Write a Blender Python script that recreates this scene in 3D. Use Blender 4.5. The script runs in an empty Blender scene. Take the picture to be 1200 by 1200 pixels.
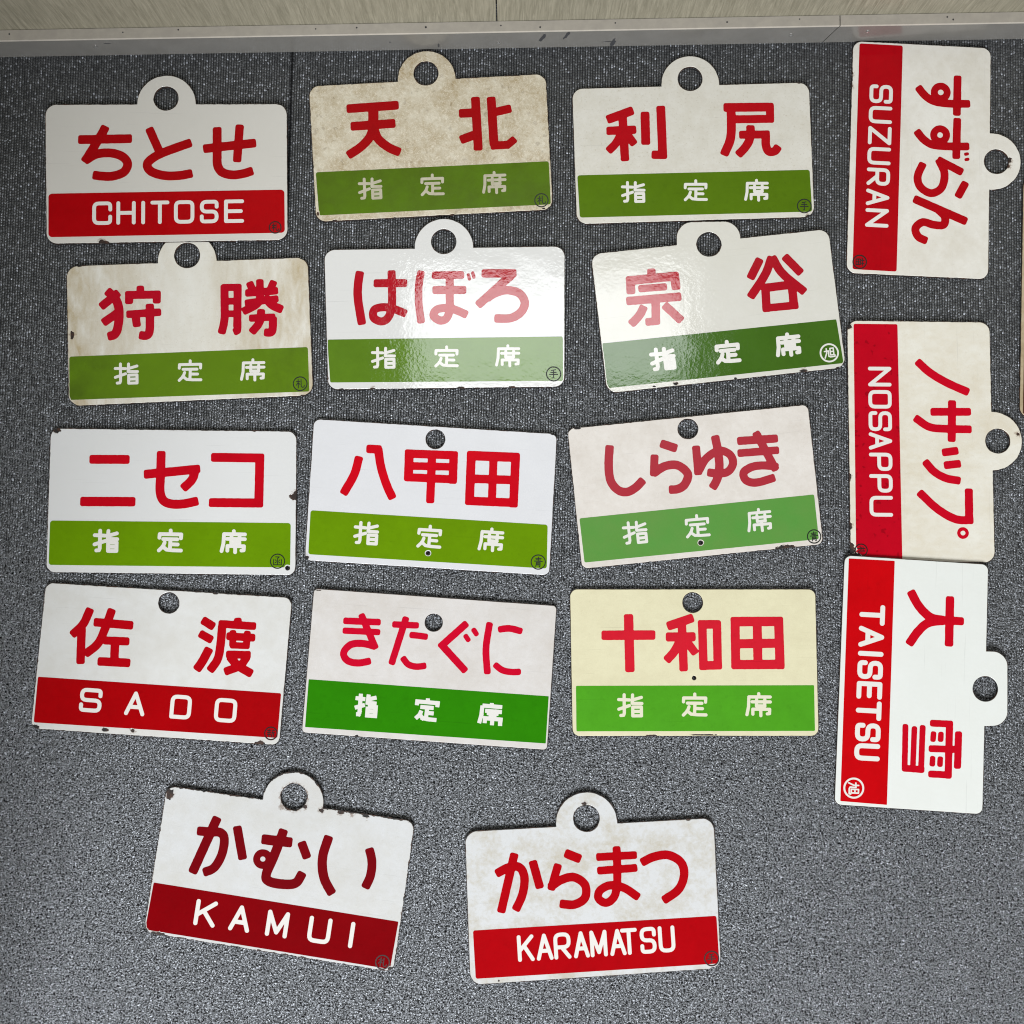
import bpy, math, random
import numpy as np
from mathutils import Vector, Matrix

sc = bpy.context.scene
R = math.radians

# ------------------------------------------------------------------ camera
F_PX = 1203.0                       # focal length in pixels of the 1200 px square photograph
CAM_H = 1.20
TILT = R(3.0)
cam_data = bpy.data.cameras.new('camera')
cam = bpy.data.objects.new('camera', cam_data)
sc.collection.objects.link(cam)
cam.location = (0, 0, CAM_H)
cam.rotation_euler = (TILT, 0, 0)
cam_data.sensor_width = 36.0
cam_data.lens = 36.0 * F_PX / 1200.0
cam_data.clip_start = 0.02
cam_data.clip_end = 60
sc.camera = cam

# ------------------------------------------------------------------ light
world = bpy.data.worlds.new('World')
sc.world = world
world.use_nodes = True
bgn = world.node_tree.nodes['Background']
bgn.inputs['Color'].default_value = (1.0, 0.955, 0.87, 1)
bgn.inputs['Strength'].default_value = 0.17

def area(name, loc, target, sx, sy, power, col):
    d = bpy.data.lights.new(name, 'AREA')
    d.shape = 'RECTANGLE'; d.size = sx; d.size_y = sy
    d.energy = power; d.color = col
    o = bpy.data.objects.new(name, d)
    sc.collection.objects.link(o)
    o.location = loc
    o.rotation_euler = (Vector(target) - Vector(loc)).to_track_quat('-Z', 'Y').to_euler()
    return o

area('window_light', (-0.5, -4.5, 3.0), (0.25, 0.0, 0), 2.6, 2.3, 545, (0.945, 0.975, 1.02))
area('ceiling_light', (0.13, 0.83, 2.4), (0.13, 0.83, 0), 0.98, 0.42, 10.3, (0.96, 0.99, 1.0))

sc.cycles.filter_width = 1.1
sc.view_settings.view_transform = 'Standard'
sc.view_settings.look = 'None'
sc.view_settings.exposure = 0.0
sc.view_settings.gamma = 1.0

# ------------------------------------------------------------------ camera maths (photo pixel -> point on a plane)
CT, ST = math.cos(TILT), math.sin(TILT)
def ray(px, py):
    x = (px - 600) / F_PX; y = -(py - 600) / F_PX; z = -1.0
    return Vector((x, y * CT - z * ST, y * ST + z * CT))
CAM = Vector((0, 0, CAM_H))
def on_plane(px, py, p0, n):
    d = ray(px, py)
    return CAM + d * ((p0 - CAM).dot(n) / d.dot(n))
def on_z(px, py, z=0.0):
    return on_plane(px, py, Vector((0, 0, z)), Vector((0, 0, 1)))

# ------------------------------------------------------------------ materials
class NT:
    def __init__(s, name):
        s.m = bpy.data.materials.new(name); s.m.use_nodes = True
        s.t = s.m.node_tree; s.n = s.t.nodes; s.b = s.n['Principled BSDF']
    def new(s, typ, **kw):
        n = s.n.new(typ)
        for k, v in kw.items(): setattr(n, k, v)
        return n
    def link(s, a, b): s.t.links.new(a, b)
    def val(s, sock, v):
        if isinstance(v, (int, float)): sock.default_value = v
        else: s.link(v, sock)
    def math(s, op, a, b=None, c=None, clamp=False):
        n = s.new('ShaderNodeMath', operation=op, use_clamp=clamp)
        s.val(n.inputs[0], a)
        if b is not None: s.val(n.inputs[1], b)
        if c is not None: s.val(n.inputs[2], c)
        return n.outputs[0]
    def coords(s, scale=(1, 1, 1), off=(0, 0, 0), rot=0):
        tc = s.new('ShaderNodeTexCoord'); mp = s.new('ShaderNodeMapping')
        s.link(tc.outputs['Object'], mp.inputs[0])
        mp.inputs['Scale'].default_value = scale; mp.inputs['Location'].default_value = off
        mp.inputs['Rotation'].default_value = (0, 0, rot)
        return mp.outputs[0]
    def noise(s, vec, scale, detail=2.0, rough=0.5, dist=0.0):
        n = s.new('ShaderNodeTexNoise')
        s.link(vec, n.inputs['Vector']); n.inputs['Scale'].default_value = scale
        n.inputs['Detail'].default_value = detail; n.inputs['Roughness'].default_value = rough
        n.inputs['Distortion'].default_value = dist
        return n.outputs['Fac']
    def rng(s, v, a, b, c=0.0, d=1.0):
        n = s.new('ShaderNodeMapRange'); n.clamp = True
        s.val(n.inputs[0], v)
        for i, q in enumerate((a, b, c, d)): n.inputs[i + 1].default_value = q
        return n.outputs[0]
    def mix(s, f, a, b, mode='MIX'):
        n = s.new('ShaderNodeMix', data_type='RGBA', blend_type=mode)
        s.val(n.inputs[0], f)
        for k, q in ((6, a), (7, b)):
            if isinstance(q, tuple): n.inputs[k].default_value = (q[0], q[1], q[2], 1)
            else: s.link(q, n.inputs[k])
        return n.outputs[2]
    def bump(s, h, dist, strength=1.0, prev=None):
        n = s.new('ShaderNodeBump'); n.inputs['Distance'].default_value = dist
        n.inputs['Strength'].default_value = strength
        s.link(h, n.inputs['Height'])
        if prev is not None: s.link(prev, n.inputs['Normal'])
        return n.outputs[0]

def lin(r, g, b):
    f = lambda c: (c / 255 / 12.92) if c <= 10 else ((c / 255 + .055) / 1.055) ** 2.4
    return (f(r), f(g), f(b))

def enamel(name, base, dirt=None, amt=0.0, scale=18, stretch=(1, 1, 1), speck=0.0, scratch=0.0,
           rough=0.16, seed=0, wave=1.0, spec=0.5, spots=0.0, side=None, lo_=0.36, hair=0.0):
    q = NT(name)
    off = (seed * 1.37, seed * 0.71, seed * 0.13)
    v = q.coords(off=off); vs = q.coords(scale=stretch, off=off)
    col = base
    if dirt is not None:
        big = q.noise(vs, scale, 5, 0.62)
        fine = q.noise(vs, scale * 6, 4, 0.6, 0.4)
        f = q.math('ADD', q.math('MULTIPLY', big, 0.65), q.math('MULTIPLY', fine, 0.35))
        f = q.math('MULTIPLY', q.rng(f, lo_, 0.66), amt)
        if side:
            sx = q.new('ShaderNodeSeparateXYZ'); q.link(q.coords(), sx.inputs[0])
            f = q.math('MULTIPLY', f, q.rng(q.math('ABSOLUTE', sx.outputs[0]), side[0], side[1], side[2], 1.0))
        col = q.mix(f, base, dirt)
    if speck > 0:
        sp = q.noise(v, 420, 2, 0.6)
        f = q.math('MULTIPLY', q.rng(sp, 0.60, 0.74), speck)
        col = q.mix(f, col, (base[0] * 0.5, base[1] * 0.42, base[2] * 0.3))
    if spots > 0:
        sp = q.noise(v, 130, 1, 0.5)
        f = q.math('MULTIPLY', q.rng(sp, 0.66, 0.72), spots)
        col = q.mix(f, col, tuple(c * .22 for c in base) if max(base) > 3 * min(base) else (0.10, 0.06, 0.035))
    if hair > 0:
        for sd in (1.7, 5.3):
            vv = q.coords(scale=(9, 520, 1), off=(sd + seed, seed * 2.1, 0), rot=sd * 2 + seed * 1.9)
            f = q.math('MULTIPLY', q.rng(q.noise(vv, 1.0, 2, 0.5, 0.5), 0.70, 0.75), hair)
            col = q.mix(f, col, tuple(c * .62 for c in base))
    if scratch > 0:
        for sc_, sd in ((70, 3.1), (150, 7.7)):
            vv = q.coords(off=(sd + seed, sd, 0))
            g = q.math('ABSOLUTE', q.math('SUBTRACT', q.noise(vv, sc_, 3, 0.6, 2.2), 0.5))
            f = q.math('MULTIPLY', q.rng(g, 0.0, 0.022, 1.0, 0.0), scratch)
            col = q.mix(f, col, (min(base[0] * 1.3, .78), min(base[1] * 1.3, .75), min(base[2] * 1.35, .70)))
    if isinstance(col, tuple): q.b.inputs['Base Color'].default_value = (*col, 1)
    else: q.link(col, q.b.inputs['Base Color'])
    rv = q.noise(v, 30, 3)
    q.link(q.rng(rv, 0.3, 0.7, rough * 0.8, rough * 1.35), q.b.inputs['Roughness'])
    q.b.inputs['Specular IOR Level'].default_value = spec
    lo = q.noise(v, 28, 1, 0.4); hi = q.noise(v, 230, 2, 0.55)
    b1 = q.bump(lo, 0.00025 * wave)
    b2 = q.bump(hi, 0.000065 * wave, prev=b1)
    q.link(b2, q.b.inputs['Normal'])
    return q.m

def add_rust(mat, pts):
    """brown rust bleeding into the enamel round the given places: (x, y, radius) in metres"""
    t = mat.node_tree; q = NT.__new__(NT); q.m = mat; q.t = t; q.n = t.nodes; q.b = t.nodes['Principled BSDF']
    sock = q.b.inputs['Base Color']
    old = sock.links[0].from_socket if sock.is_linked else tuple(sock.default_value)[:3]
    v = q.coords(); wob = q.math('MULTIPLY', q.math('SUBTRACT', q.noise(v, 330, 3, .65), .5), 0.012)
    dmin = None
    for x, y, r in pts:
        d = q.new('ShaderNodeVectorMath', operation='DISTANCE'); q.link(v, d.inputs[0]); d.inputs[1].default_value = (x, y, 0)
        e = q.math('SUBTRACT', d.outputs['Value'], r)
        dmin = e if dmin is None else q.math('MINIMUM', dmin, e)
    f = q.rng(q.math('ADD', dmin, wob), 0.0002, 0.0030, 0.62, 0.0)
    q.link(q.mix(f, old, (0.15, 0.07, 0.028)), sock)

def steel_mat():
    q = NT('rusty_steel')
    v = q.coords()
    f = q.rng(q.noise(v, 120, 4, 0.6), 0.42, 0.66)
    q.link(q.mix(f, (0.008, 0.0065, 0.006), (0.060, 0.025, 0.012)), q.b.inputs['Base Color'])
    q.b.inputs['Roughness'].default_value = 0.7
    q.link(q.bump(q.noise(v, 500, 3), 0.0002), q.b.inputs['Normal'])
    return q.m

SEAM_X = (on_z(341, 120).x * math.cos(R(1.1)) - on_z(341, 120).y * math.sin(R(1.1)))
SEAM_Y = on_z(341, 215).y
def carpet_mat():
    q = NT('ribbed_loop_carpet')
    v0 = q.coords(rot=R(1.1))
    wob = q.new('ShaderNodeTexNoise'); q.link(v0, wob.inputs['Vector'])
    wob.inputs['Scale'].default_value = 240; wob.inputs['Detail'].default_value = 3
    sub = q.new('ShaderNodeVectorMath', operation='SUBTRACT'); q.link(wob.outputs['Color'], sub.inputs[0])
    sub.inputs[1].default_value = (.5, .5, .5)
    sy = q.new('ShaderNodeSeparateXYZ'); q.link(v0, sy.inputs[0])      # pile trodden flat away from the wall; mask also paints light falloff
    wear_light = q.math('ADD', q.rng(sy.outputs[1], 0.42, -0.25), q.math('MULTIPLY', q.math('SUBTRACT', q.noise(v0, 6, 3), 0.5), 0.9), clamp=True)
    worn = q.math('ADD', 0.0014, q.math('MULTIPLY', wear_light, 0.0062))
    scl = q.new('ShaderNodeVectorMath', operation='SCALE'); q.link(sub.outputs[0], scl.inputs[0]); q.link(worn, scl.inputs['Scale'])
    add = q.new('ShaderNodeVectorMath', operation='ADD'); q.link(v0, add.inputs[0]); q.link(scl.outputs[0], add.inputs[1])
    sep = q.new('ShaderNodeSeparateXYZ'); q.link(add.outputs[0], sep.inputs[0])
    u = q.math('DIVIDE', sep.outputs[0], 0.00305)
    ci = q.math('FLOOR', u); fx = q.math('SUBTRACT', q.math('FRACT', u), 0.5)
    wn1 = q.new('ShaderNodeTexWhiteNoise', noise_dimensions='1D'); q.link(ci, wn1.inputs['W'])
    vv = q.math('ADD', q.math('DIVIDE', sep.outputs[1], 0.0034), q.math('MULTIPLY', wn1.outputs[0], 17.3))
    ri = q.math('FLOOR', vv); fy = q.math('SUBTRACT', q.math('FRACT', vv), 0.5)
    cb = q.new('ShaderNodeCombineXYZ'); q.link(ci, cb.inputs[0]); q.link(ri, cb.inputs[1])
    wn = q.new('ShaderNodeTexWhiteNoise', noise_dimensions='2D'); q.link(cb.outputs[0], wn.inputs['Vector'])
    rnd = wn.outputs['Value']
    px = q.math('SUBTRACT', 1.0, q.math('MULTIPLY', q.math('MULTIPLY', fx, fx), 4.0))
    py = q.math('SUBTRACT', 1.0, q.math('MULTIPLY', q.math('MULTIPLY', fy, fy), 2.6))
    fib = q.noise(v0, 520, 2, 0.6)
    h = q.math('MULTIPLY', q.math('MULTIPLY', px, py), q.math('ADD', 0.55, q.math('MULTIPLY', rnd, 0.65)))
    # trodden pile: a tangle of fibres without rows
    tw = q.math('ADD', q.math('MULTIPLY', q.math('SUBTRACT', q.noise(v0, 130, 2), 0.5), 5.0), q.math('SUBTRACT', q.math('MULTIPLY', wear_light, 1.5), 0.45), clamp=True)
    iso = q.rng(q.noise(v0, 380, 3, 0.62, 0.9), 0.40, 0.60)
    isoh = q.rng(q.noise(v0, 480, 2, 0.55, 0.6), 0.36, 0.62, 0.0, 1.15)
    def blend(x, y, f):
        n_ = q.new('ShaderNodeMix', data_type='FLOAT'); q.link(f, n_.inputs[0]); q.link(x, n_.inputs[2]); q.link(y, n_.inputs[3])
        return n_.outputs[0]
    rnd = blend(rnd, iso, tw); h = blend(h, isoh, tw)
    hh = q.math('ADD', h, q.math('MULTIPLY', fib, 0.8))
    ramp = q.new('ShaderNodeValToRGB'); q.link(rnd, ramp.inputs[0])
    e = ramp.color_ramp.elements
    e[0].position = 0.0; e[0].color = (0.012, 0.0125, 0.014, 1)
    e[1].position = 1.0; e[1].color = (0.27, 0.285, 0.32, 1)
    for p, c in ((0.35, 0.015), (0.70, 0.042), (0.90, 0.10)):
        k = ramp.color_ramp.elements.new(p); k.color = (c * .98, c * 1.0, c * 1.07, 1)
    flk = q.rng(fib, 0.36, 0.64, 0.30, 2.2)
    yarn = q.mix(1.0, ramp.outputs[0], flk, 'MULTIPLY')
    gap = q.rng(q.math('ADD', h, q.math('MULTIPLY', wear_light, 0.30)), 0.42, 1.06)  # gaps close away from the wall, so light falloff sits in the colour
    gap = q.math('POWER', gap, 1.5)  # dark backing in the gaps, deepened as painted shade between loops
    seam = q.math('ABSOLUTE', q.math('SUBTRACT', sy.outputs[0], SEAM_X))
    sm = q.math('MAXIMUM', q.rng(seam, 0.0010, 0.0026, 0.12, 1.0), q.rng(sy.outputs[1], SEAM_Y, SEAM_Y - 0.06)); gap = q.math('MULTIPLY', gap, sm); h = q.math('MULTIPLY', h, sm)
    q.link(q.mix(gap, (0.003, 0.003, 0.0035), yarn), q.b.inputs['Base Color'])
    q.link(q.rng(h, 0.1, 0.5, 0.9, 0.40), q.b.inputs['Roughness'])
    q.link(q.rng(h, 0.05, 0.6, 0.0, 1.0), q.b.inputs['Specular IOR Level'])
    q.b.inputs['Specular Tint'].default_value = (0.91, 0.955, 1.0, 1)
    q.b.inputs['IOR'].default_value = 1.88
    q.b.inputs['Sheen Weight'].default_value = 0.15
    q.link(q.bump(hh, 0.00085, 1.0), q.b.inputs['Normal'])
    return q.m

def wall_mat(seed):
    q = NT('wood_grain_panel')
    v = q.coords(scale=(1, 1, .07), off=(seed, 0, seed * .3))
    g = q.noise(v, 320, 4, 0.6, 1.0)
    b = q.noise(q.coords(), 7, 2)
    c = q.mix(q.rng(g, 0.35, 0.68), (0.145, 0.132, 0.092), (0.245, 0.224, 0.165))
    c = q.mix(q.rng(b, .3, .7, 0, .25), c, (0.17, 0.155, 0.11))
    q.link(c, q.b.inputs['Base Color'])
    q.b.inputs['Roughness'].default_value = 0.5
    q.link(q.bump(g, 0.0003), q.b.inputs['Normal'])
    return q.m

def plain(name, col, rough=0.5, metallic=0.0, noise_amt=0.15, scale=40, dirt=None):
    q = NT(name)
    v = q.coords()
    f = q.rng(q.noise(v, scale, 4, .6), .35, .7, 0, noise_amt)
    q.link(q.mix(f, col, dirt or tuple(c * .45 for c in col)), q.b.inputs['Base Color'])
    q.b.inputs['Roughness'].default_value = rough
    q.b.inputs['Metallic'].default_value = metallic
    return q.m

# ------------------------------------------------------------------ helpers: objects
col_ = sc.collection
def tag(o, label=None, cat=None, group=None, kind=None):
    for k, v in (('label', label), ('category', cat), ('group', group), ('kind', kind)):
        if v: o[k] = v
def empty(name, mat):
    o = bpy.data.objects.new(name, None); o.empty_display_size = 0.03
    col_.objects.link(o); o.matrix_world = mat
    return o
def obj(name, me, mat, parent=None):
    o = bpy.data.objects.new(name, me); col_.objects.link(o)
    me.materials.clear(); me.materials.append(mat)
    if parent is not None: o.parent = parent
    return o
def mesh_from(verts, faces, name):
    me = bpy.data.meshes.new(name); me.from_pydata(verts, [], faces); me.update(); return me
def box_mesh(name, x0, x1, y0, y1, z0, z1):
    v = [(x, y, z) for z in (z0, z1) for y in (y0, y1) for x in (x0, x1)]
    f = [(0, 2, 3, 1), (4, 5, 7, 6), (0, 1, 5, 4), (2, 6, 7, 3), (0, 4, 6, 2), (1, 3, 7, 5)]
    return mesh_from(v, f, name)

# ------------------------------------------------------------------ helpers: shapes as distance fields (millimetres)
class Field:
    def __init__(s, x0, y0, x1, y1, g):
        s.g = g; s.x0 = x0; s.y0 = y0
        s.nx = int((x1 - x0) / g) + 2; s.ny = int((y1 - y0) / g) + 2
        s.F = np.full((s.ny, s.nx), 9.0)
        s.X = x0 + np.arange(s.nx) * g; s.Y = y0 + np.arange(s.ny) * g
    def win(s, ax, ay, bx, by, m):
        i0 = max(0, int((min(ax, bx) - m - s.x0) / s.g)); i1 = min(s.nx, int((max(ax, bx) + m - s.x0) / s.g) + 2)
        j0 = max(0, int((min(ay, by) - m - s.y0) / s.g)); j1 = min(s.ny, int((max(ay, by) + m - s.y0) / s.g) + 2)
        if i1 <= i0 or j1 <= j0: return None
        return slice(j0, j1), slice(i0, i1)
    def box(s, a, b, w, r, e0=0.0, e1=0.0):
        """bar from a to b, width w, corner radius r, lengthened by e0 / e1"""
        dx, dy = b[0] - a[0], b[1] - a[1]; L = math.hypot(dx, dy) or 1e-6
        ux, uy = dx / L, dy / L
        ax, ay = a[0] - ux * e0, a[1] - uy * e0; bx, by = b[0] + ux * e1, b[1] + uy * e1
        wn = s.win(ax, ay, bx, by, w / 2 + 2.5)
        if wn is None: return
        X = s.X[wn[1]][None, :]; Y = s.Y[wn[0]][:, None]
        cx, cy = (ax + bx) / 2, (ay + by) / 2; hl = (L + e0 + e1) / 2
        p = np.abs((X - cx) * ux + (Y - cy) * uy) - (hl - r)
        q = np.abs(-(X - cx) * uy + (Y - cy) * ux) - (w / 2 - r)
        d = np.hypot(np.maximum(p, 0), np.maximum(q, 0)) + np.minimum(np.maximum(p, q), 0) - r
        s.F[wn] = np.minimum(s.F[wn], d)
    def disc(s, c, rad):
        wn = s.win(c[0], c[1], c[0], c[1], rad + 2.5)
        if wn is None: return
        d = np.hypot(s.X[wn[1]][None, :] - c[0], s.Y[wn[0]][:, None] - c[1]) - rad
        s.F[wn] = np.minimum(s.F[wn], d)
    def ring(s, c, rad, w):
        wn = s.win(c[0], c[1], c[0], c[1], rad + w / 2 + 2.5)
        d = np.abs(np.hypot(s.X[wn[1]][None, :] - c[0], s.Y[wn[0]][:, None] - c[1]) - rad) - w / 2
        s.F[wn] = np.minimum(s.F[wn], d)
    def poly_sd(s, P, r):
        """signed distance of a convex polygon with corners rounded by r (list of radii allowed)"""
        P = [Vector(p) for p in P]
        n = len(P); area_ = sum(P[i].x * P[(i + 1) % n].y - P[(i + 1) % n].x * P[i].y for i in range(n))
        if area_ < 0: P = P[::-1]
        Q = []                                   # inset polygon
        for i in range(n):
            a, b, c = P[i - 1], P[i], P[(i + 1) % n]
            d1 = (b - a).normalized(); d2 = (c - b).normalized()
            n1 = Vector((-d1.y, d1.x)); n2 = Vector((-d2.y, d2.x))
            k = (n1 + n2); k = k / k.dot(n1)
            Q.append(b + k * r)
        X = s.X[None, :]; Y = s.Y[:, None]
        out = np.full(s.F.shape, 1e9); ins = np.full(s.F.shape, -1e9)
        for i in range(n):
            a, b = Q[i], Q[(i + 1) % n]; d = b - a; L = d.length; d = d / L
            t = np.clip((X - a.x) * d.x + (Y - a.y) * d.y, 0, L)
            out = np.minimum(out, np.hypot(X - a.x - d.x * t, Y - a.y - d.y * t))
            ins = np.maximum(ins, (X - a.x) * d.y - (Y - a.y) * d.x)
        return np.where(ins < 0, np.maximum(ins, -out), out) - r
    def blur(s, n):
        F = s.F
        for _ in range(n):
            G = np.pad(F, 1, mode='edge')
            F = (G[:-2, 1:-1] + G[2:, 1:-1] + G[1:-1, :-2] + G[1:-1, 2:] + 2 * F) / 6
        s.F = F
    def loops(s, tol=0.02):
        F = np.pad(s.F, 1, constant_values=5.0); F = np.where(np.abs(F) < 1e-6, 1e-6, F)
        ny, nx = F.shape; ins = F < 0
        case = (ins[:-1, :-1] * 1 + ins[:-1, 1:] * 2 + ins[1:, 1:] * 4 + ins[1:, :-1] * 8)
        JJ, II = np.nonzero((case > 0) & (case < 15))
        T = {1: [(3, 0)], 2: [(0, 1)], 3: [(3, 1)], 4: [(1, 2)], 6: [(0, 2)], 7: [(3, 2)], 8: [(2, 3)], 9: [(2, 0)],
             11: [(2, 1)], 12: [(1, 3)], 13: [(1, 0)], 14: [(0, 3)], 5: [(3, 0), (1, 2)], 10: [(0, 1), (2, 3)]}
        nxt = {}; pos = {}
        def ek(j, i, e):
            return (j, i, 0) if e == 0 else (j, i + 1, 1) if e == 1 else (j + 1, i, 0) if e == 2 else (j, i, 1)
        def pt(k):
            j, i, d = k
            a = F[j, i]; b = F[j, i + 1] if d == 0 else F[j + 1, i]
            t = a / (a - b)
            return (s.x0 + (i - 1 + (t if d == 0 else 0)) * s.g, s.y0 + (j - 1 + (t if d else 0)) * s.g)
        for j, i in zip(JJ.tolist(), II.tolist()):
            for a, b in T[int(case[j, i])]:
                nxt[ek(j, i, a)] = ek(j, i, b)
        out = []
        while nxt:
            k0, k = nxt.popitem(); L = [k0]
            while k != k0:
                L.append(k); k = nxt.pop(k)
            P = [pt(q) for q in L]
            P = simplify(P, tol)
            if len(P) > 3: out.append(P)
        return out

def simplify(P, tol):
    out = [P[0]]; i = 0; n = len(P)
    while i < n - 1:
        j = i + 1; best = j
        while j < n and j - i < 60:
            ax, ay = P[i]; bx, by = P[j]; L = math.hypot(bx - ax, by - ay) or 1e-9
            ok = True
            for k in range(i + 1, j):
                if abs((P[k][0] - ax) * (by - ay) - (P[k][1] - ay) * (bx - ax)) / L > tol: ok = False; break
            if not ok: break
            best = j; j += 1
        out.append(P[best]); i = best
    return out

def shoelace(P):
    q = np.array(P); x, y = q[:, 0], q[:, 1]
    return 0.5 * float(np.sum(x * np.roll(y, -1) - np.roll(x, -1) * y))

def fill_mesh(loops, z0, z1, name, bevel=0.0):
    want = abs(sum(shoelace(P) for P in loops)); best = None
    for k in range(8):
        rs = random.Random(k)
        Q = loops if k == 0 else [[(x + rs.uniform(-.02, .02), y + rs.uniform(-.02, .02)) for x, y in simplify(P, .02 + .012 * k)] for P in loops]
        me = fill_once(Q, z0, z1, name, bevel if k < 5 else 0.0)
        got = sum(p.area for p in me.polygons if p.normal.z > 0.9) * 1e6
        err = abs(got - want) / want
        if best is None or err < best[0]: best = (err, me)
        if err < (0.06 if bevel else 0.02): break
    if best[0] > 0.06: print('FILL', name, round(best[0], 3))
    return best[1]

def fill_once(loops, z0, z1, name, bevel=0.0):
    """flat filled outline (mm) between heights z0 and z1 (mm) -> mesh in metres"""
    cu = bpy.data.curves.new(name, 'CURVE'); cu.dimensions = '2D'; cu.fill_mode = 'BOTH'
    for P in loops:
        sp = cu.splines.new('POLY'); sp.points.add(len(P) - 1)
        sp.points.foreach_set('co', [c for (x, y) in P for c in (x, y, 0, 1)])
        sp.use_cyclic_u = True
    cu.extrude = (z1 - z0) / 2 - bevel
    if bevel: cu.bevel_depth = bevel; cu.bevel_resolution = 1; cu.offset = -bevel
    co = bpy.data.objects.new(name, cu)
    me = bpy.data.meshes.new_from_object(co)
    n = len(me.vertices); a = np.empty(n * 3, dtype=np.float32); me.vertices.foreach_get('co', a)
    a = a.reshape(-1, 3); a[:, 2] += (z0 + z1) / 2; a *= 0.001
    me.vertices.foreach_set('co', a.ravel()); me.update()
    bpy.data.objects.remove(co); bpy.data.curves.remove(cu)
    me.name = name
    return me

def noise2(F, cell, seed):
    rs = np.random.RandomState(seed)
    H = F.ny * F.g / cell; W = F.nx * F.g / cell
    gr = rs.rand(int(H) + 4, int(W) + 4) * 2 - 1
    yy = np.arange(F.ny) * F.g / cell; xx = np.arange(F.nx) * F.g / cell
    j = yy.astype(int); i = xx.astype(int); fy = (yy - j)[:, None]; fx = (xx - i)[None, :]
    fy = fy * fy * (3 - 2 * fy); fx = fx * fx * (3 - 2 * fx)
    a = gr[j][:, i]; b = gr[j][:, i + 1]; c = gr[j + 1][:, i]; d = gr[j + 1][:, i + 1]
    return (a * (1 - fx) + b * fx) * (1 - fy) + (c * (1 - fx) + d * fx) * fy

def spline(P, n=7, closed=False):
    out = []
    m = len(P)
    for i in range(m - 1):
        p0 = P[i - 1] if i else (2 * P[0][0] - P[1][0], 2 * P[0][1] - P[1][1])
        p1, p2 = P[i], P[i + 1]
        p3 = P[i + 2] if i + 2 < m else (2 * p2[0] - p1[0], 2 * p2[1] - p1[1])
        for k in range(n):
            t = k / n
            out.append(tuple(0.5 * (2 * p1[q] + (p2[q] - p0[q]) * t + (2 * p0[q] - 5 * p1[q] + 4 * p2[q] - p3[q]) * t * t
                                    + (3 * p1[q] - p0[q] - 3 * p2[q] + p3[q]) * t ** 3) for q in (0, 1)))
    out.append(P[-1])
    return out

def stroke(F, P, w, r, curved, rnd=False):
    if curved and len(P) > 2:
        P = spline(P)
        for _ in (0, 1):                       # straight final stretch so that flat ends stay flat
            e = P[0]; k = 1
            while k < len(P) - 2 and math.hypot(P[k][0] - e[0], P[k][1] - e[1]) < w * 0.52: k += 1
            P = ([e] + P[k:])[::-1]
    n = len(P)
    for i in range(n - 1):
        e0 = e1 = 0.0
        if not curved and not rnd:
            if i > 0: e0 = w / 2
            if i < n - 2: e1 = w / 2
        if rnd:
            F.box(P[i], P[i + 1], w, w / 2 - 1e-3, w / 2, w / 2)
        elif curved:
            first, last = i == 0, i == n - 2
            if first or last:
                F.box(P[i], P[i + 1], w, min(r, w / 2.2))
                m_ = ((P[i][0] + P[i + 1][0]) / 2, (P[i][1] + P[i + 1][1]) / 2)
                if n > 2: F.box(m_, P[i + 1] if first else P[i], w, 0.01)
            else: F.box(P[i], P[i + 1], w, 0.01)
            if not last: F.disc(P[i + 1], w / 2)
        else:
            F.box(P[i], P[i + 1], w, min(r, w / 2.2), e0, e1)

# ------------------------------------------------------------------ letter forms
KANJI = {
 'yubi': "l .26,.04 .26,.86 .23,.95 .12,.96; l .04,.25 .47,.27; l .04,.68 .47,.52; l .60,.05 .58,.42 .97,.43; l .60,.27 .95,.16; l .60,.59 .95,.59 .95,.98 .60,.98 .60,.59; l .60,.785 .95,.785",
 'sada': "l .52,.02 .52,.16; l .06,.36 .07,.19 .96,.20 .95,.38; l .22,.42 .80,.43; l .52,.45 .50,.92; l .52,.66 .82,.67; l .28,.58 .22,.76 .05,.95; l .20,.76 .36,.91 .60,.94 .96,.95",
 'seki': "l .52,.02 .52,.14; l .12,.16 .98,.17; l .12,.16 .10,.60 .03,.95; l .25,.38 .98,.39; l .43,.29 .42,.57; l .76,.29 .75,.57; l .42,.56 .76,.57; l .27,.93 .27,.71 .95,.72 .94,.91 .85,.92; l .59,.57 .59,1.0",
}
LATIN = {
 'C': "r 1,.68 1,1 0,1 0,0 1,0 1,.32", 'O': "r .5,1 0,1 0,0 1,0 1,1 .5,1", 'H': "l 0,0 0,1; l 1,0 1,1; l 0,.5 1,.5",
 'I': "l .5,0 .5,1", 'T': "l 0,1 1,1; l .5,1 .5,0", 'S': "r 1,.74 1,1 0,1 0,.5 1,.5 1,0 0,0 0,.26",
 'E': "l 1,1 0,1 0,0 1,0; l 0,.5 .92,.5", 'U': "r 0,1 0,0 1,0 1,1", 'Z': "l 0,1 1,1 0,0 1,0", 'R': "r 0,0 0,1 1,1 1,.44 0,.44; l .45,.44 1,0",
 'A': "l 0,0 .5,1 1,0; l .2,.33 .8,.33", 'N': "l 0,0 0,1 1,0 1,1", 'P': "r 0,0 0,1 1,1 1,.42 0,.42", 'D': "r .0,0 .0,1 1,1 1,0 0,0",
 'K': "l 0,0 0,1; l 1,1 0,.38; l .38,.6 1,0", 'M': "l 0,0 0,1 .5,.12 1,1 1,0",
}
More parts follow.
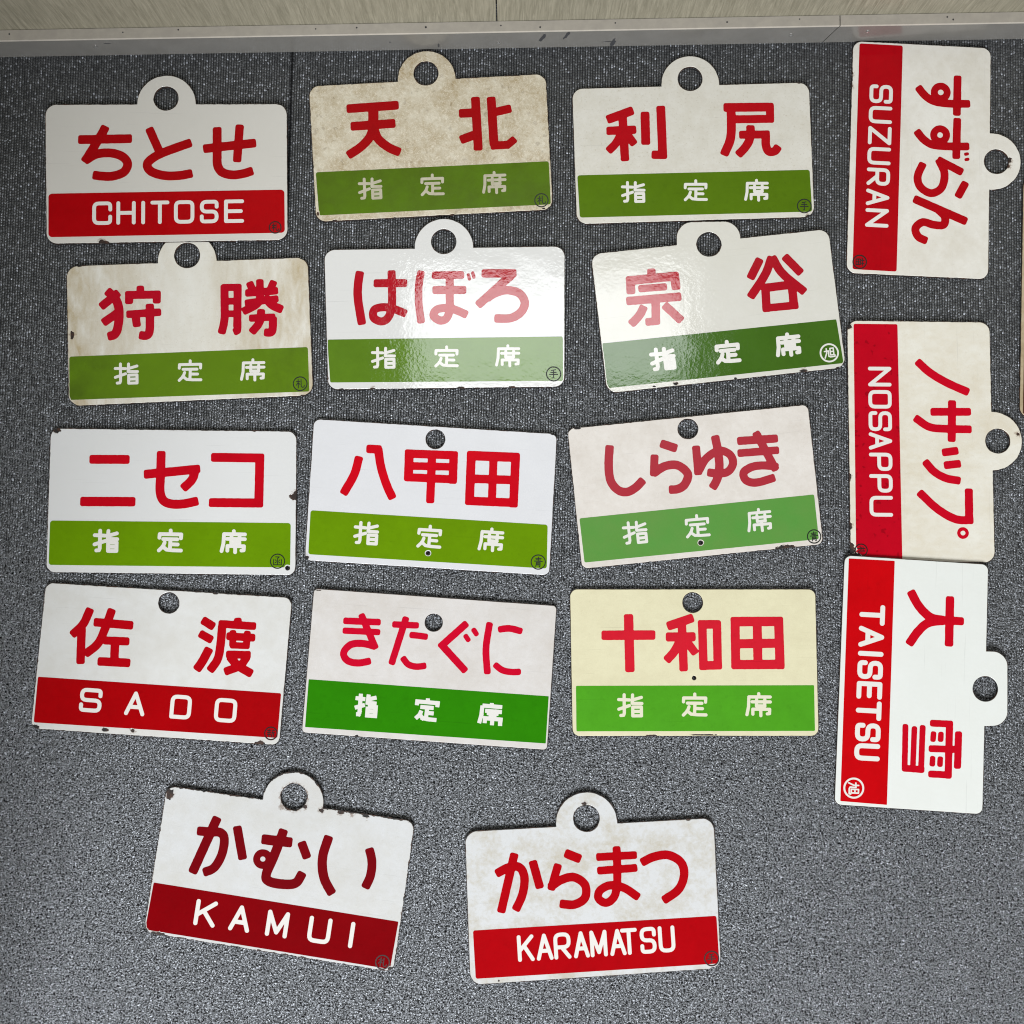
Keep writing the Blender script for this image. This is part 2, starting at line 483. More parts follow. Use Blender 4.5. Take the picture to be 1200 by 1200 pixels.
MARK = {
 'sapporo': "-.58,.35 -.02,.35; -.3,.68 -.3,-.66; -.3,.2 -.62,-.22; -.26,.1 -.04,-.1; .16,.66 .16,-.42 .3,-.58 .58,-.55 .66,-.28",
 'hand': ".3,.66 -.32,.54; -.42,.24 .42,.24; -.62,-.08 .62,-.08; 0,.58 0,-.6 -.18,-.62",
 'sun': "-.58,.22 -.08,.25 -.1,-.42 .1,-.52 .66,-.5 .68,-.34; -.32,.55 -.32,0 -.58,-.6; .14,.55 .55,.55 .55,-.28 .14,-.28 .14,.55; .14,.14 .55,.14",
 'hako': "-.32,.66 .26,.66 0,.42 0,-.42; -.6,.25 -.6,-.55 .6,-.55 .6,.25; -.36,.22 -.2,.06; .36,.22 .2,.06; -.4,-.28 -.16,-.1; .4,-.28 .16,-.1",
 'blue': "-.42,.56 .42,.56; -.35,.34 .35,.34; -.62,.12 .62,.12; 0,.76 0,.12; -.38,-.7 -.3,-.5 -.3,-.08 .3,-.08 .3,-.68 .16,-.7; -.3,-.27 .3,-.27; -.3,-.44 .3,-.44",
 'new': "-.62,.45 -.05,.45; -.62,.12 -.05,.12; -.34,.68 -.34,-.62; -.62,-.2 -.05,-.2; .62,.58 .2,.45 .2,-.1 .1,-.62; .2,.15 .66,.15; .45,.15 .45,-.62",
 'seedling': "-.55,.46 .55,.46; -.24,.7 -.24,.26; .24,.7 .24,.26; -.46,.14 .46,.14 .46,-.6 -.46,-.6 -.46,.14; 0,.14 0,-.6; -.46,-.22 .46,-.22",
}
def parse(t):
    out = []
    for part in t.split(';'):
        tk = part.split()
        if not tk: continue
        kind = 'l'
        if tk[0] in ('l', 'c', 'r', 'o'): kind = tk.pop(0)
        w = None; P = []
        for k in tk:
            if k[0] == 'w': w = float(k[1:])
            else: P.append(tuple(float(q) for q in k.split(',')))
        out.append((kind, P, w))
    return out
def round_poly(P, rad):
    out = [P[0]]
    for i in range(1, len(P) - 1):
        a, b, c = (np.array(q) for q in (P[i - 1], P[i], P[i + 1]))
        la, lc = np.linalg.norm(a - b), np.linalg.norm(c - b)
        k = min(rad, la * .5, lc * .5)
        p = b + (a - b) / la * k; q = b + (c - b) / lc * k
        for t in (0, .25, .5, .75, 1):
            out.append(tuple((1 - t) ** 2 * p + 2 * t * (1 - t) * b + t * t * q))
    out.append(P[-1])
    return out

# ------------------------------------------------------------------ the sign builder
STEEL = None
def sign(s):
    """s: one description, measured in the coordinates of an enlarged view (origin ox,oy; magnification k)"""
    ox, oy = s['o']; k = s.get('k', 4.0)
    PX = lambda p: (ox + p[0] / k, oy + p[1] / k)
    cq = [PX(p) for p in s['quad']]
    cpx = (sum(p[0] for p in cq) / 4, sum(p[1] for p in cq) / 4)
    zt = s.get('z', 3.1) * 0.001
    ts = random.Random(s.get('seed', 1))
    ta, tb = s.get('tilt', (ts.uniform(-.0015, .0015), ts.uniform(-.002, .002)))                         # slope along world x and y
    n = Vector((-ta, -tb, 1)).normalized()
    c0 = on_z(*cpx, zt)
    # sign's own axes: 'u' runs along the lettering
    W = lambda p: on_plane(*PX(p), c0, n)
    q = [W(p) for p in s['quad']]
    i = s.get('turn', 0)                                   # 0: top edge is quad[0]->quad[1]; 1: signs lying on their side
    u = (q[1] - q[0]) if i == 0 else (q[2] - q[1])
    u = (u - n * u.dot(n)).normalized(); v = n.cross(u)
    M = Matrix(((u.x, v.x, n.x, c0.x), (u.y, v.y, n.y, c0.y), (u.z, v.z, n.z, c0.z), (0, 0, 0, 1)))
    Mi = M.inverted()
    def L(p):
        t = Mi @ W(p); return (t.x * 1000, t.y * 1000)
    mm = 1.0
    a, b = L((600, 400)), L((601, 400)); mm = math.hypot(b[0] - a[0], b[1] - a[1])   # mm per view pixel
    root = empty('train_sign', M)
    tag(root, s['label'], 'sign', s.get('group', 'enamel train signs laid out on the carpet'))
    Q = [L(p) for p in s['quad']]
    xs = [p[0] for p in Q]; ys = [p[1] for p in Q]
    pad = 6; tabpad = 45
    F = Field(min(xs) - pad, min(ys) - pad, max(xs) + pad, max(ys) + tabpad, 0.5)
    D = F.poly_sd(Q, s.get('r', 46) * mm)
    X = F.X[None, :]; Y = F.Y[:, None]
    if 'tab' in s:
        c = L(s['tab'][0]); rr = s['tab'][1] * mm
        d = np.hypot(X - c[0], Y - c[1]) - rr
        D = np.minimum(D, np.maximum(d, (c[1] - 20) - Y))
    if 'sqtab' in s:
        T = [L(p) for p in s['sqtab'][0]]
        D = np.minimum(D, F.poly_sd(T, s['sqtab'][1] * mm))
    holes = s.get('holes', [])
    for (hx, hy, hr) in holes:
        c = L((hx, hy)); D = np.maximum(D, hr * mm - np.hypot(X - c[0], Y - c[1]))
    D0 = D.copy()
    sd = s.get('seed', 1)
    ed = s.get('edge', 0.12)
    core = D0 - 0.50 + noise2(F, 3.0, sd) * 0.15  # bare steel rim, widened to stand in for the shadow line too
    face = D0 + 0.1 + noise2(F, 1.3, sd + 1) * ed * 0.5 + np.maximum(noise2(F, 4.5, sd + 2), 0) * ed * 1.4
    nz = noise2(F, 2.0, sd + 5); nz2 = noise2(F, 0.9, sd + 6)
    for ch in s.get('chips', []):
        c = L(ch[:2]); rx = ch[2] * mm; ry = (ch[3] if len(ch) > 3 else ch[2]) * mm
        if i == 1: rx, ry = ry, rx
        e = (np.hypot((X - c[0]) / rx, (Y - c[1]) / ry) - 1) * min(rx, ry)
        face = np.maximum(face, -(e + (nz * 0.3 + nz2 * 0.15) * min(rx, ry)))
    for ch in s.get('breaks', []):
        c = L(ch[:2]); e = np.hypot(X - c[0], Y - c[1]) - ch[2] * mm
        core = np.maximum(core, -e); face = np.maximum(face, -(e - 0.3))
    F.F = core; obj('steel_core', fill_mesh(F.loops(0.03), -1.9, -0.30, 'steel_core'), STEEL, root)
    F.F = face; obj('enamel_face', fill_mesh(F.loops(0.03), -0.75, 0.0, 'enamel_face', 0.32), s['white'], root)
    facemask = face.copy()
    rust = [(*L(ch[:2]), min(ch[2:4]) * mm * .6) for ch in s.get('chips', []) if min(ch[2:4]) >= 6]
    rust += [(*L(p[:2]), p[2] * mm) for p in s.get('rust', [])]
    if rust: add_rust(s['white'], [(x * .001, y * .001, r_ * .001) for x, y, r_ in rust])
    # coloured band
    band = root
    if 'band' in s:
        B = [L(p) for p in s['band']]
        d = F.poly_sd(B, s.get('br', 6) * mm)
        d = d + noise2(F, 2.5, sd + 9) * 0.06
        F.F = np.maximum(d, facemask + 1.0)
        band = obj('colour_band', fill_mesh(F.loops(0.03), -0.10, 0.08, 'colour_band'), s['bandmat'], root)
    # main lettering
    def field_for(pts, g):
        ax = [p[0] for p in pts]; ay = [p[1] for p in pts]
        return Field(min(ax) - 8, min(ay) - 8, max(ax) + 8, max(ay) + 8, g)
    if 'name' in s:
        S = parse(s['name']); w0 = s.get('w', 40); k0 = 0
        for cnt in s['cnt']:
            part = S[k0:k0 + cnt]; k0 += cnt
            pts = [L(p) for (kd, P, _) in part for p in (P[:1] if kd == 'o' else P)]
            G = field_for(pts, 0.35)
            for kind, P, w in part:
                w = (w or w0)
                if kind == 'o': G.ring(L(P[0]), P[1][0] * mm, w * mm)
                else: stroke(G, [L(p) for p in P], w * mm, 2.3, kind == 'c')
            G.blur(s.get('blur', 3))
            G.F = G.F + noise2(G, 2.6, sd + 20 + k0) * 0.13 - 0.30
            for (hx, hy, hr) in holes:
                c = L((hx, hy)); G.F = np.maximum(G.F, (hr + 3) * mm - np.hypot(G.X[None, :] - c[0], G.Y[:, None] - c[1]))
            obj('name_character', fill_mesh(G.loops(0.02), -0.10, 0.09, 'name_character'), s['redmat'], root)
        assert k0 == len(S), (s['label'], k0, len(S))
    # lettering on the band
    if 'seat' in s:
        cs, (sw, sh), w = s['seat']
        c1, c3 = L(cs[0]), L(cs[2]); ang = math.atan2(c3[1] - c1[1], c3[0] - c1[0])
        if 'seatrot' in s: ang += R(s['seatrot'])
        for c, nm in zip(cs, ('yubi', 'sada', 'seki')):
            C = L(c)
            G = field_for([L((c[0] + dx * sw * .6, c[1] + dy * sh * .6)) for dx in (-1, 1) for dy in (-1, 1)], 0.25)
            for kind, P, _ in parse(KANJI[nm]):
                pts = []
                for (x, y) in P:
                    lx = (x - .5) * (sw - w) * mm; ly = -(y - .5) * (sh - w) * mm
                    pts.append((C[0] + lx * math.cos(ang) - ly * math.sin(ang), C[1] + lx * math.sin(ang) + ly * math.cos(ang)))
                if s.get('seatsq'): stroke(G, pts, w * mm, 0.4, False)
                else: stroke(G, pts, w * mm, 0.5, False, True)
            G.blur(1)
            obj('band_character', fill_mesh(G.loops(0.015), -0.05, 0.15, 'band_character'), s['textmat'], band)
    if 'latin' in s:
        txt, p0, p1, h, w, xs_ = s['latin']
        A, Bq = L(p0), L(p1); uu = np.array(Bq) - np.array(A); ln = np.linalg.norm(uu); uu /= ln
        up = np.array((-uu[1], uu[0]))
        wm = w * mm
        for chx, (x0, x1) in zip(txt, xs_):
            G = field_for([tuple(np.array(A) + up * dy + uu * dx * mm) for dx in (x0, x1) for dy in (0, h * mm)], 0.25)
            for kind, P, _ in parse(LATIN[chx]):
                pts = []
                for (x, y) in P:
                    lx = (x0 * mm + wm / 2) + x * ((x1 - x0) * mm - wm); ly = wm / 2 + y * (h * mm - wm)
                    pts.append((lx, ly))
                if kind == 'r': pts = round_poly(pts, 0.20 * h * mm)
                pts = [tuple(np.array(A) + uu * x + up * y) for x, y in pts]
                stroke(G, pts, wm, 0.4, False, True)
            G.blur(1)
            obj('band_letter', fill_mesh(G.loops(0.015), -0.05, 0.15, 'band_letter'), s['textmat'], band)
    if 'mark' in s:
        nm, (mx, my), mr, mw, mmat = s['mark']
        C = L((mx, my)); rr = mr * mm; ww = mw * mm * (1.4 if mmat is DKRED else 1.2)
        G = Field(C[0] - rr * 1.3, C[1] - rr * 1.3, C[0] + rr * 1.3, C[1] + rr * 1.3, 0.12)
        G.ring(C, rr, ww)
        for kind, P, _ in parse(MARK[nm]):
            stroke(G, [(C[0] + x * rr * .92, C[1] + y * rr * .92) for x, y in P], ww * .8, 0.1, False, True)
        obj('depot_mark', fill_mesh(G.loops(0.01), -0.05, 0.19, 'depot_mark'), mmat, band)
    return root

# ------------------------------------------------------------------ carpet, skirting, wall
CARPET = carpet_mat()
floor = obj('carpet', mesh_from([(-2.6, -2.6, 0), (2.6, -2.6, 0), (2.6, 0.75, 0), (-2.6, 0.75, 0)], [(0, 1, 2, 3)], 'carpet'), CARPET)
tag(floor, 'dark grey ribbed loop pile carpet with pale flecks', 'carpet', kind='structure')

A0 = on_z(0, 67.0); A1 = on_z(1200, 45.5)
ang = math.atan2(A1.y - A0.y, A1.x - A0.x)
WM = Matrix.Translation(A0) @ Matrix.Rotation(ang, 4, 'Z')          # x along the wall, y into the wall
def wall_x(px, py): return (WM.inverted() @ on_z(px, py)).x
SH, SD = 0.037, 0.0115
GREY = plain('grey_metal_skirting', (0.135, 0.128, 0.115), 0.24, 0.0, 0.25, 26)
CREAM = plain('cream_ledge', (0.35, 0.32, 0.27), 0.45, 0.0, 0.35, 90, (0.22, 0.2, 0.18))
DARK = plain('dark_mark', (0.03, 0.03, 0.032), 0.6)
NAIL = plain('bare_nail', (0.45, 0.44, 0.42), 0.3, 0.8)
xj = wall_x(963, 50)
def skirting(x0, x1, s0, s1, label):
    """profile: grey front with a cream sloping ledge, ends cut at a slant s0/s1"""
    root = empty('skirting_board', WM @ Matrix.Translation((x0, 0, 0)))
    tag(root, label, 'skirting board', 'skirting boards along the wall')
    ln = x1 - x0
    v = [(0, 0, 0.0), (ln, 0, 0.0), (ln + s1, 0, SH), (s0, 0, SH), (0, .006, 0), (ln, .006, 0), (ln + s1, .006, SH), (s0, .006, SH)]
    f = [(0, 1, 2, 3), (5, 4, 7, 6), (3, 2, 6, 7), (0, 4, 5, 1), (0, 3, 7, 4), (1, 5, 6, 2)]
    obj('front_face', mesh_from(v, f, 'front_face'), GREY, root)
    z0, z1 = SH + .0002, SH + .0022
    v = [(s0, -.0008, z0), (ln + s1, -.0008, z0), (ln + s1, -.0002, z1), (s0, -.0002, z1),
         (s0, SD, z0), (ln + s1, SD, z0), (ln + s1, SD, z1 + .0006), (s0, SD, z1 + .0006)]
    obj('top_ledge', mesh_from(v, f, 'top_ledge'), CREAM, root)
    return root
s_left = skirting(wall_x(-900, 66), xj, 0, 0.009, 'long grey skirting board with cream ledge and black scuffs, left of its joint')
s_right = skirting(xj + .0012, wall_x(2100, 40), 0.009, 0, 'shorter grey skirting board stretch behind the uppermost sideways sign')

def nail(root, px, py):
    # a nail head on the front face: find where the pixel's ray meets that face
    p = on_plane(px, py, WM.translation, WM.to_3x3() @ Vector((0, -1, 0)))
    l = root.matrix_world.inverted() @ p
    vs = []; fs = []
    m = 12
    for r_, y_ in ((.0021, -.0001), (.0019, -.0009), (.0008, -.0013)):
        for j in range(m):
            t = 2 * math.pi * j / m; vs.append((math.cos(t) * r_, y_, math.sin(t) * r_))
    for k_ in range(2):
        for j in range(m):
            fs.append((k_ * m + j, k_ * m + (j + 1) % m, (k_ + 1) * m + (j + 1) % m, (k_ + 1) * m + j))
    fs.append(tuple(range(2 * m, 3 * m)))
    o = obj('nail', mesh_from(vs, fs, 'nail'), NAIL, root)
    o.location = (l.x, 0, l.z)
for (px, py) in ((112, 54.5), (584, 50), (927, 41)): nail(s_left, px, py)
nail(s_right, 1017, 37)
def scuff(root, px, py, sx, sz, rot, seed):
    p = on_plane(px, py, WM.translation, WM.to_3x3() @ Vector((0, -1, 0)))
    l = root.matrix_world.inverted() @ p
    rs = random.Random(seed); vs = []; m = 16
    for j in range(m):
        t = 2 * math.pi * j / m; q = 1 + rs.uniform(-.3, .3)
        x, z = math.cos(t) * sx * q, math.sin(t) * sz * q
        vs.append((x * math.cos(rot) - z * math.sin(rot), 0, x * math.sin(rot) + z * math.cos(rot)))
    vs2 = [(a, -.0002, c) for a, b, c in vs]
    n_ = len(vs)
    f = [tuple(range(n_))[::-1], tuple(range(n_, 2 * n_))] + [(j, (j + 1) % n_, n_ + (j + 1) % n_, n_ + j) for j in range(n_)]
    o = obj('scuff', mesh_from([(a, -.0001, c) for a, b, c in vs] + vs2, f, 'scuff'), DARK, root)
    o.location = (l.x, 0, l.z)
for k_, (px, py, sx, sz, rt) in enumerate(((636, 44, .0022, .009, -.35), (664, 41.5, .0020, .009, -.35), (718, 50, .0024, .009, -.2),
                                        (514, 53, .0012, .004, 0), (126, 51, .004, .0007, 0), (712, 48.8, .006, .0007, 0.05), (552, 59, .001, .003, 0), (457, 49.5, .001, .0015, 0))):
    scuff(s_left, px, py, sx, sz, rt, k_)

def nail_hole(root, px, py, r):
    p = on_z(px, py, SH + .0024); l = root.matrix_world.inverted() @ p; m = 10
    vs = [(math.cos(t) * r, math.sin(t) * r, z) for z in (-.0006, .0006) for t in [2 * math.pi * j / m for j in range(m)]]
    f = [tuple(range(m))[::-1], tuple(range(m, 2 * m))] + [(j, (j + 1) % m, m + (j + 1) % m, m + j) for j in range(m)]
    o = obj('nail_hole', mesh_from(vs, f, 'nail_hole'), DARK, root); o.location = (l.x, l.y, SH + .0021)
for px, py, r in ((11, 40, .0010), (144, 38, .0008), (209, 35, .0010), (370, 34, .0008), (418, 32.5, .0010), (499, 32, .0012), (587, 30, .0009), (633, 32, .0010), (721, 27, .0009), (852, 26, .0010), (937, 22.5, .0008)):
    nail_hole(s_left, px, py, r)
for px, py, r in ((1110, 20, .0010), (1117, 23, .0010)): nail_hole(s_right, px, py, r)
xw = wall_x(583, 58)
wroot = empty('wall', WM)
tag(wroot, 'low beige wood grained wall with one upright panel joint', 'wall')
def panel(x0, x1, seed):
    me = box_mesh('panel', x0, x1, SD + .0005, SD + .02, SH + .0005, 0.95)
    return obj('panel', me, wall_mat(seed), wroot)
panel(wall_x(-900, 66), xw - .0008, 1.0); panel(xw + .0008, wall_x(2100, 40), 5.0)
# unseen panel added just left of the view to shade the upper left corner
obj('added_shade_panel', box_mesh('added_shade_panel', -0.040, -0.020, -1.36, SD, 0.0, 0.95), wall_mat(9.0), wroot)
obj('joint_backing', box_mesh('joint_backing', xw - .004, xw + .004, SD + .0206, SD + .024, .04, .95), DARK, wroot)

# ------------------------------------------------------------------ paints
STEEL = steel_mat()
BLACK = plain('black_ink', (0.006, 0.010, 0.006), 0.4)
DKRED = plain('dark_ink', (0.022, 0.001, 0.002), 0.4)
HAB_TILT = (0.0, 0.0)
SOY_TILT = (0.0, 0.0)
def whites(nm, c, **kw):
    kw.setdefault('hair', .3)
    return enamel('white_enamel_' + nm, c, **kw)
WARM = (0.60, 0.58, 0.53)
CLEAN = (0.655, 0.655, 0.645)
def colour(nm, c, **kw):
    kw.setdefault('rough', 0.13); kw.setdefault('spec', 0.12)
    kw.setdefault('spots', .07); kw.setdefault('hair', .35)
    return enamel(nm, c, dirt=tuple(x * .68 for x in c), amt=.45, scale=16, **kw)
RED = (0.40, 0.0015, 0.004)
GREEN = (0.135, 0.255, 0.006)
TXT = enamel('white_band_text', (0.70, 0.68, 0.63))
CREAMTXT = enamel('cream_band_text', (0.68, 0.65, 0.50))

sign(dict(o=(45, 80), quad=[(32, 170), (1164, 167), (1168, 804), (38, 822)], tab=((600, 168), 138), holes=[(598, 141, 58)], r=52, z=4.4, tilt=(0, -.0045),
  seed=11, cnt=[3, 2, 3], chips=[(310, 816, 24, 9), (295, 808, 7)], edge=.25,
  label='clean ring topped sign over a red band of seven letters, nearest the top left corner',
  white=whites('warm', WARM, dirt=(0.55, .53, .47), amt=.25, seed=1),
  band=[(47, 588), (1153, 569), (1155, 771), (47, 792)], br=18, bandmat=colour('red_band', RED, seed=1), redmat=colour('red_letters', (0.36, .0015, .004), seed=2), textmat=TXT,
  name="l 187,335 438,330; c 316,272 290,320 255,378 215,440; c 216,436 270,404 335,397 390,412 418,445 402,485 352,505 300,506 255,500; l 518,280 566,388 w38; c 717,348 640,375 570,402 525,430 510,455 530,485 590,503 660,503 722,492; l 773,378 1020,350; c 838,277 838,400 840,455 862,488 910,500 960,494 1006,480; l 944,265 931,440 w38",
  latin=('CHITOSE', (252, 735), (960, 724), 111, 17.5, [(0, 93), (113, 203), (228, 248), (272, 360), (382, 477), (503, 590), (616, 709)]),
  mark=('sapporo', (1110, 746), 27, 4, DKRED)))

GR2 = enamel('green_band_grimy', (0.085, 0.165, 0.006), dirt=(0.062, .095, .008), amt=.7, scale=12, seed=5, rough=.25, spec=.15)
sign(dict(o=(355, 50), quad=[(28, 204), (1138, 146), (1172, 781), (62, 839)], tab=((580, 171), 136), holes=[(577, 143, 58)], r=48,
  seed=22, cnt=[5, 7], edge=.35, chips=[(150, 832, 10, 4), (430, 820, 9, 3), (700, 806, 12, 4), (1130, 776, 8, 4), (45, 560, 4, 12), (70, 800, 5, 9)],
  label='heavily stained tan sign with ring top and dull green band, touching the skirting board',
  white=whites('stained', (0.60, 0.55, 0.43), dirt=(0.35, .265, .14), amt=.95, scale=32, lo_=.38, speck=.30, scratch=.6, spots=.25, seed=2, rough=.3),
  band=[(60, 608), (1152, 556), (1162, 758), (76, 810)], br=10, bandmat=GR2, redmat=colour('red_letters_grimy', (0.34, .002, .004), seed=3, rough=.25), textmat=enamel('tan_band_text', (.50, .47, .36), dirt=(.34, .3, .2), amt=.6, scale=40),
  name="l 205,310 448,293; l 224,393 433,378; l 330,300 330,410 w46; c 330,395 312,445 270,490 210,530; c 330,395 352,450 400,490 456,515; l 808,255 822,505; l 732,332 815,328; l 738,457 815,428; l 882,255 896,485; l 890,328 976,308 w38; l 880,484 965,478 w36; l 950,488 995,450 w34",
  seat=([(315, 683), (606, 667), (896, 655)], (122, 112), 13.5), mark=('sapporo', (1118, 739), 31, 4, BLACK)))

GRN = colour('green_band', (0.085, 0.165, 0.005), seed=6)
sign(dict(o=(665, 60), quad=[(22, 176), (1132, 146), (1158, 776), (44, 810)], tab=((576, 155), 136), holes=[(575, 129, 58)], r=50,
  seed=33, cnt=[8, 7], chips=[(1128, 772, 11, 6), (1085, 148, 8, 3), (690, 792, 30, 3)], edge=.2,
  label='clean pale ring topped sign with two red kanji, right of the stained tan one',
  white=whites('speckled', (0.655, 0.635, 0.57), dirt=(.51, .475, .38), amt=.5, scale=40, speck=.32, seed=3),
  band=[(46, 582), (1135, 556), (1147, 752), (58, 780)], br=12, bandmat=GRN, redmat=colour('red_letters', (0.42, .003, .008), seed=4), textmat=TXT,
  name="l 185,322 308,277; l 183,374 322,368 w38; l 258,300 270,515 w38; c 256,375 228,430 190,470 w36; l 276,385 315,438 w36; l 363,285 367,438; l 437,257 447,505; l 455,487 395,485 w38; l 732,264 966,262; l 949,250 950,335 w36; l 755,320 966,317 w36; c 765,262 768,320 764,410 733,488; l 805,392 948,390 w36; c 858,348 855,410 832,452 798,488 w38; c 930,385 930,440 944,470 972,468 990,445 w38",
  seat=([(308, 659), (600, 653), (885, 651)], (122, 110), 13.5), mark=('hand', (1110, 726), 32, 4, BLACK)))

sign(dict(o=(75, 275), quad=[(12, 148), (1142, 106), (1168, 752), (22, 803)], tab=((577, 128), 139), holes=[(577, 97, 60)], r=54,
  seed=44, cnt=[8, 16], chips=[(38, 470, 8, 22), (1120, 752, 10, 4), (520, 786, 30, 3), (240, 796, 20, 3), (75, 145, 14, 5)], edge=.3,
  label='brown smudged sign with its ring tucked under the red banded sign above it',
  white=whites('streaked', (0.70, 0.685, 0.62), dirt=(.38, .29, .14), amt=.98, scale=12, stretch=(1.5, .55, 1), side=(.01, .13, .25), speck=.2, scratch=.15, seed=14, rough=.24),
  band=[(25, 572), (1143, 527), (1150, 735), (25, 775)], br=10, bandmat=enamel('green_band_smudged', (0.105, 0.20, 0.007), dirt=(.06, .10, .008), amt=.9, scale=9, seed=8, rough=.22, spec=.15, side=(.05, .14, .3)), redmat=colour('red_letters', (0.44, .003, .015), seed=5), textmat=TXT,
  name="c 200,262 240,300 258,350 255,420 240,465 205,478 w40; l 257,270 172,340 w38; l 268,355 182,415 w38; l 357,240 359,285 w34; l 305,325 305,283 435,281 435,322 w36; l 293,374 455,363 w34; c 402,325 403,400 400,455 385,473 352,470 w38; l 335,378 343,432 w36; c 752,235 753,330 752,400 738,465 w36; l 738,248 832,247 w32; l 814,235 812,440 w36; c 814,400 812,450 795,458 w34; l 755,312 815,312 w30; l 755,371 815,371 w30; l 868,222 885,262 w34; l 985,217 965,262 w34; l 918,210 920,300 w34; l 850,274 1003,262 w34; l 848,322 1005,300 w32; c 922,285 905,325 838,362 w36; c 940,290 975,330 1025,352 w38; l 868,392 990,386 w32; c 925,350 917,410 878,460 w36; c 980,385 978,440 970,458 938,458 w36",
  seat=([(292, 650), (590, 638), (884, 633)], (125, 111), 13.5), mark=('sapporo', (1107, 699), 32, 4, BLACK)))

sign(dict(o=(370, 250), quad=[(40, 171), (1167, 154), (1166, 812), (58, 825)], tab=((601, 161), 138), holes=[(600, 132, 59)], r=48, z=3.8, tilt=HAB_TILT,
  seed=55, cnt=[3, 6, 3], chips=[(265, 822, 12, 6), (680, 816, 14, 4), (55, 775, 5, 14), (120, 824, 14, 4), (920, 812, 14, 3)], edge=.2,
  label='glossy ring topped sign with red hiragana and green band shining under a lamp reflection',
  white=whites('glossy', (0.66, 0.655, 0.63), seed=6, rough=.07, wave=1.3),
  band=[(54, 592), (1158, 577), (1160, 785), (68, 793)], br=8, bandmat=colour('green_band_glossy', (0.10, 0.20, 0.01), seed=9, rough=.07, wave=1.3, spec=.5), redmat=colour('red_letters_glossy', (0.42, .002, .012), seed=6, rough=.07, wave=1.3, spec=.5), textmat=TXT, w=38,
  name="c 208,272 199,330 198,400 217,522; l 272,328 428,327 w36; c 355,268 357,340 357,430 342,485 310,507 272,490 275,452 320,440 370,450 425,472 w36; c 495,270 484,330 483,420 495,515 w34; l 545,290 695,289 w34; l 548,360 705,359 w36; c 628,290 628,380 628,450 612,493 580,502 552,478 570,450 620,444 660,455 710,477 w36; l 714,282 722,314 w14; l 734,273 743,305 w14; l 778,282 940,281; l 932,276 758,433 w38; c 800,400 840,375 895,360 955,376 980,420 960,465 910,492 838,492 w38",
  seat=([(317, 676), (612, 672), (899, 667)], (124, 110), 13.5), mark=('hand', (1115, 753), 33, 4.5, BLACK)))

sign(dict(o=(692, 255), quad=[(2, 171), (1115, 53), (1197, 701), (78, 823)], sqtab=([(404, 200), (404, 20), (700, 17), (706, 200)], 78), holes=[(555, 125, 58)], r=48, z=3.8, tilt=SOY_TILT,
  seed=66, cnt=[8, 8], chips=[(400, 778, 14, 6), (1000, 716, 16, 6), (1160, 702, 9, 4), (680, 752, 8, 4), (300, 790, 8, 3)], edge=.3,
  label='tilted sign with squarish tab and white circled mark on its green band',
  white=whites('sheen', (0.64, 0.625, 0.565), dirt=(.54, .52, .43), amt=.3, seed=7, rough=.09, wave=1.2),
  band=[(55, 590), (1152, 477), (1186, 682), (80, 800)], br=4, bandmat=colour('green_band_dark', (0.048, 0.125, 0.008), seed=10, rough=.09, wave=1.4, spec=.5), redmat=colour('red_letters', (0.40, .002, .012), seed=7, rough=.09, wave=1.2, spec=.5), textmat=TXT, w=38,
  name="l 284,240 287,275; l 190,358 187,295 394,275 402,338 w40; l 225,334 358,324 w32; l 168,392 425,370 w38; l 305,385 307,500 w38; l 325,484 258,490 w34; c 252,415 228,460 188,502 w38; l 345,408 428,485; l 795,193 748,287; l 908,180 988,262 w38; c 850,183 818,268 748,375; c 850,183 900,262 1005,350; l 800,332 960,312 w38; l 820,335 826,442 w38; l 943,310 955,428 w38; l 806,426 974,410 w34",
  seat=([(338, 661), (642, 630), (925, 595)], (130, 118), 18.5), mark=('sun', (1119, 634), 41, 6.5, TXT)))

G7 = colour('green_band_bright', (0.128, 0.262, 0.002), seed=11)
sign(dict(o=(50, 490), quad=[(38, 48), (1190, 62), (1185, 736), (16, 722)], r=40, seed=77, cnt=[2, 4, 1], edge=.3,
  holes=[(1148, 702, 11)], chips=[(66, 56, 17, 12), (1180, 366, 22, 16), (1186, 350, 10, 10), (180, 728, 14, 4), (360, 732, 10, 4), (990, 60, 8, 4)],
  label='white sign without hanging hole, red katakana over green band, rust chip on right edge',
  white=whites('clean', CLEAN, dirt=(.64, .64, .61), amt=.35, seed=8),
  band=[(35, 480), (1163, 492), (1160, 700), (28, 688)], br=14, bandmat=G7, redmat=colour('red_letters', (0.50, .002, .010), seed=8), textmat=TXT,
  name="l 220,193 407,194; l 177,391 434,392 w42; c 556,155 553,260 550,340 565,385 602,402 660,402 729,388; l 475,264 720,240 w40; l 690,242 738,237 w38; c 718,225 702,285 656,332 w40; l 790,184 1018,187 1013,398 780,396",
  seat=([(296, 574), (597, 575), (893, 578)], (131, 118), 17.5), mark=('hako', (1101, 671), 33, 4, BLACK)))

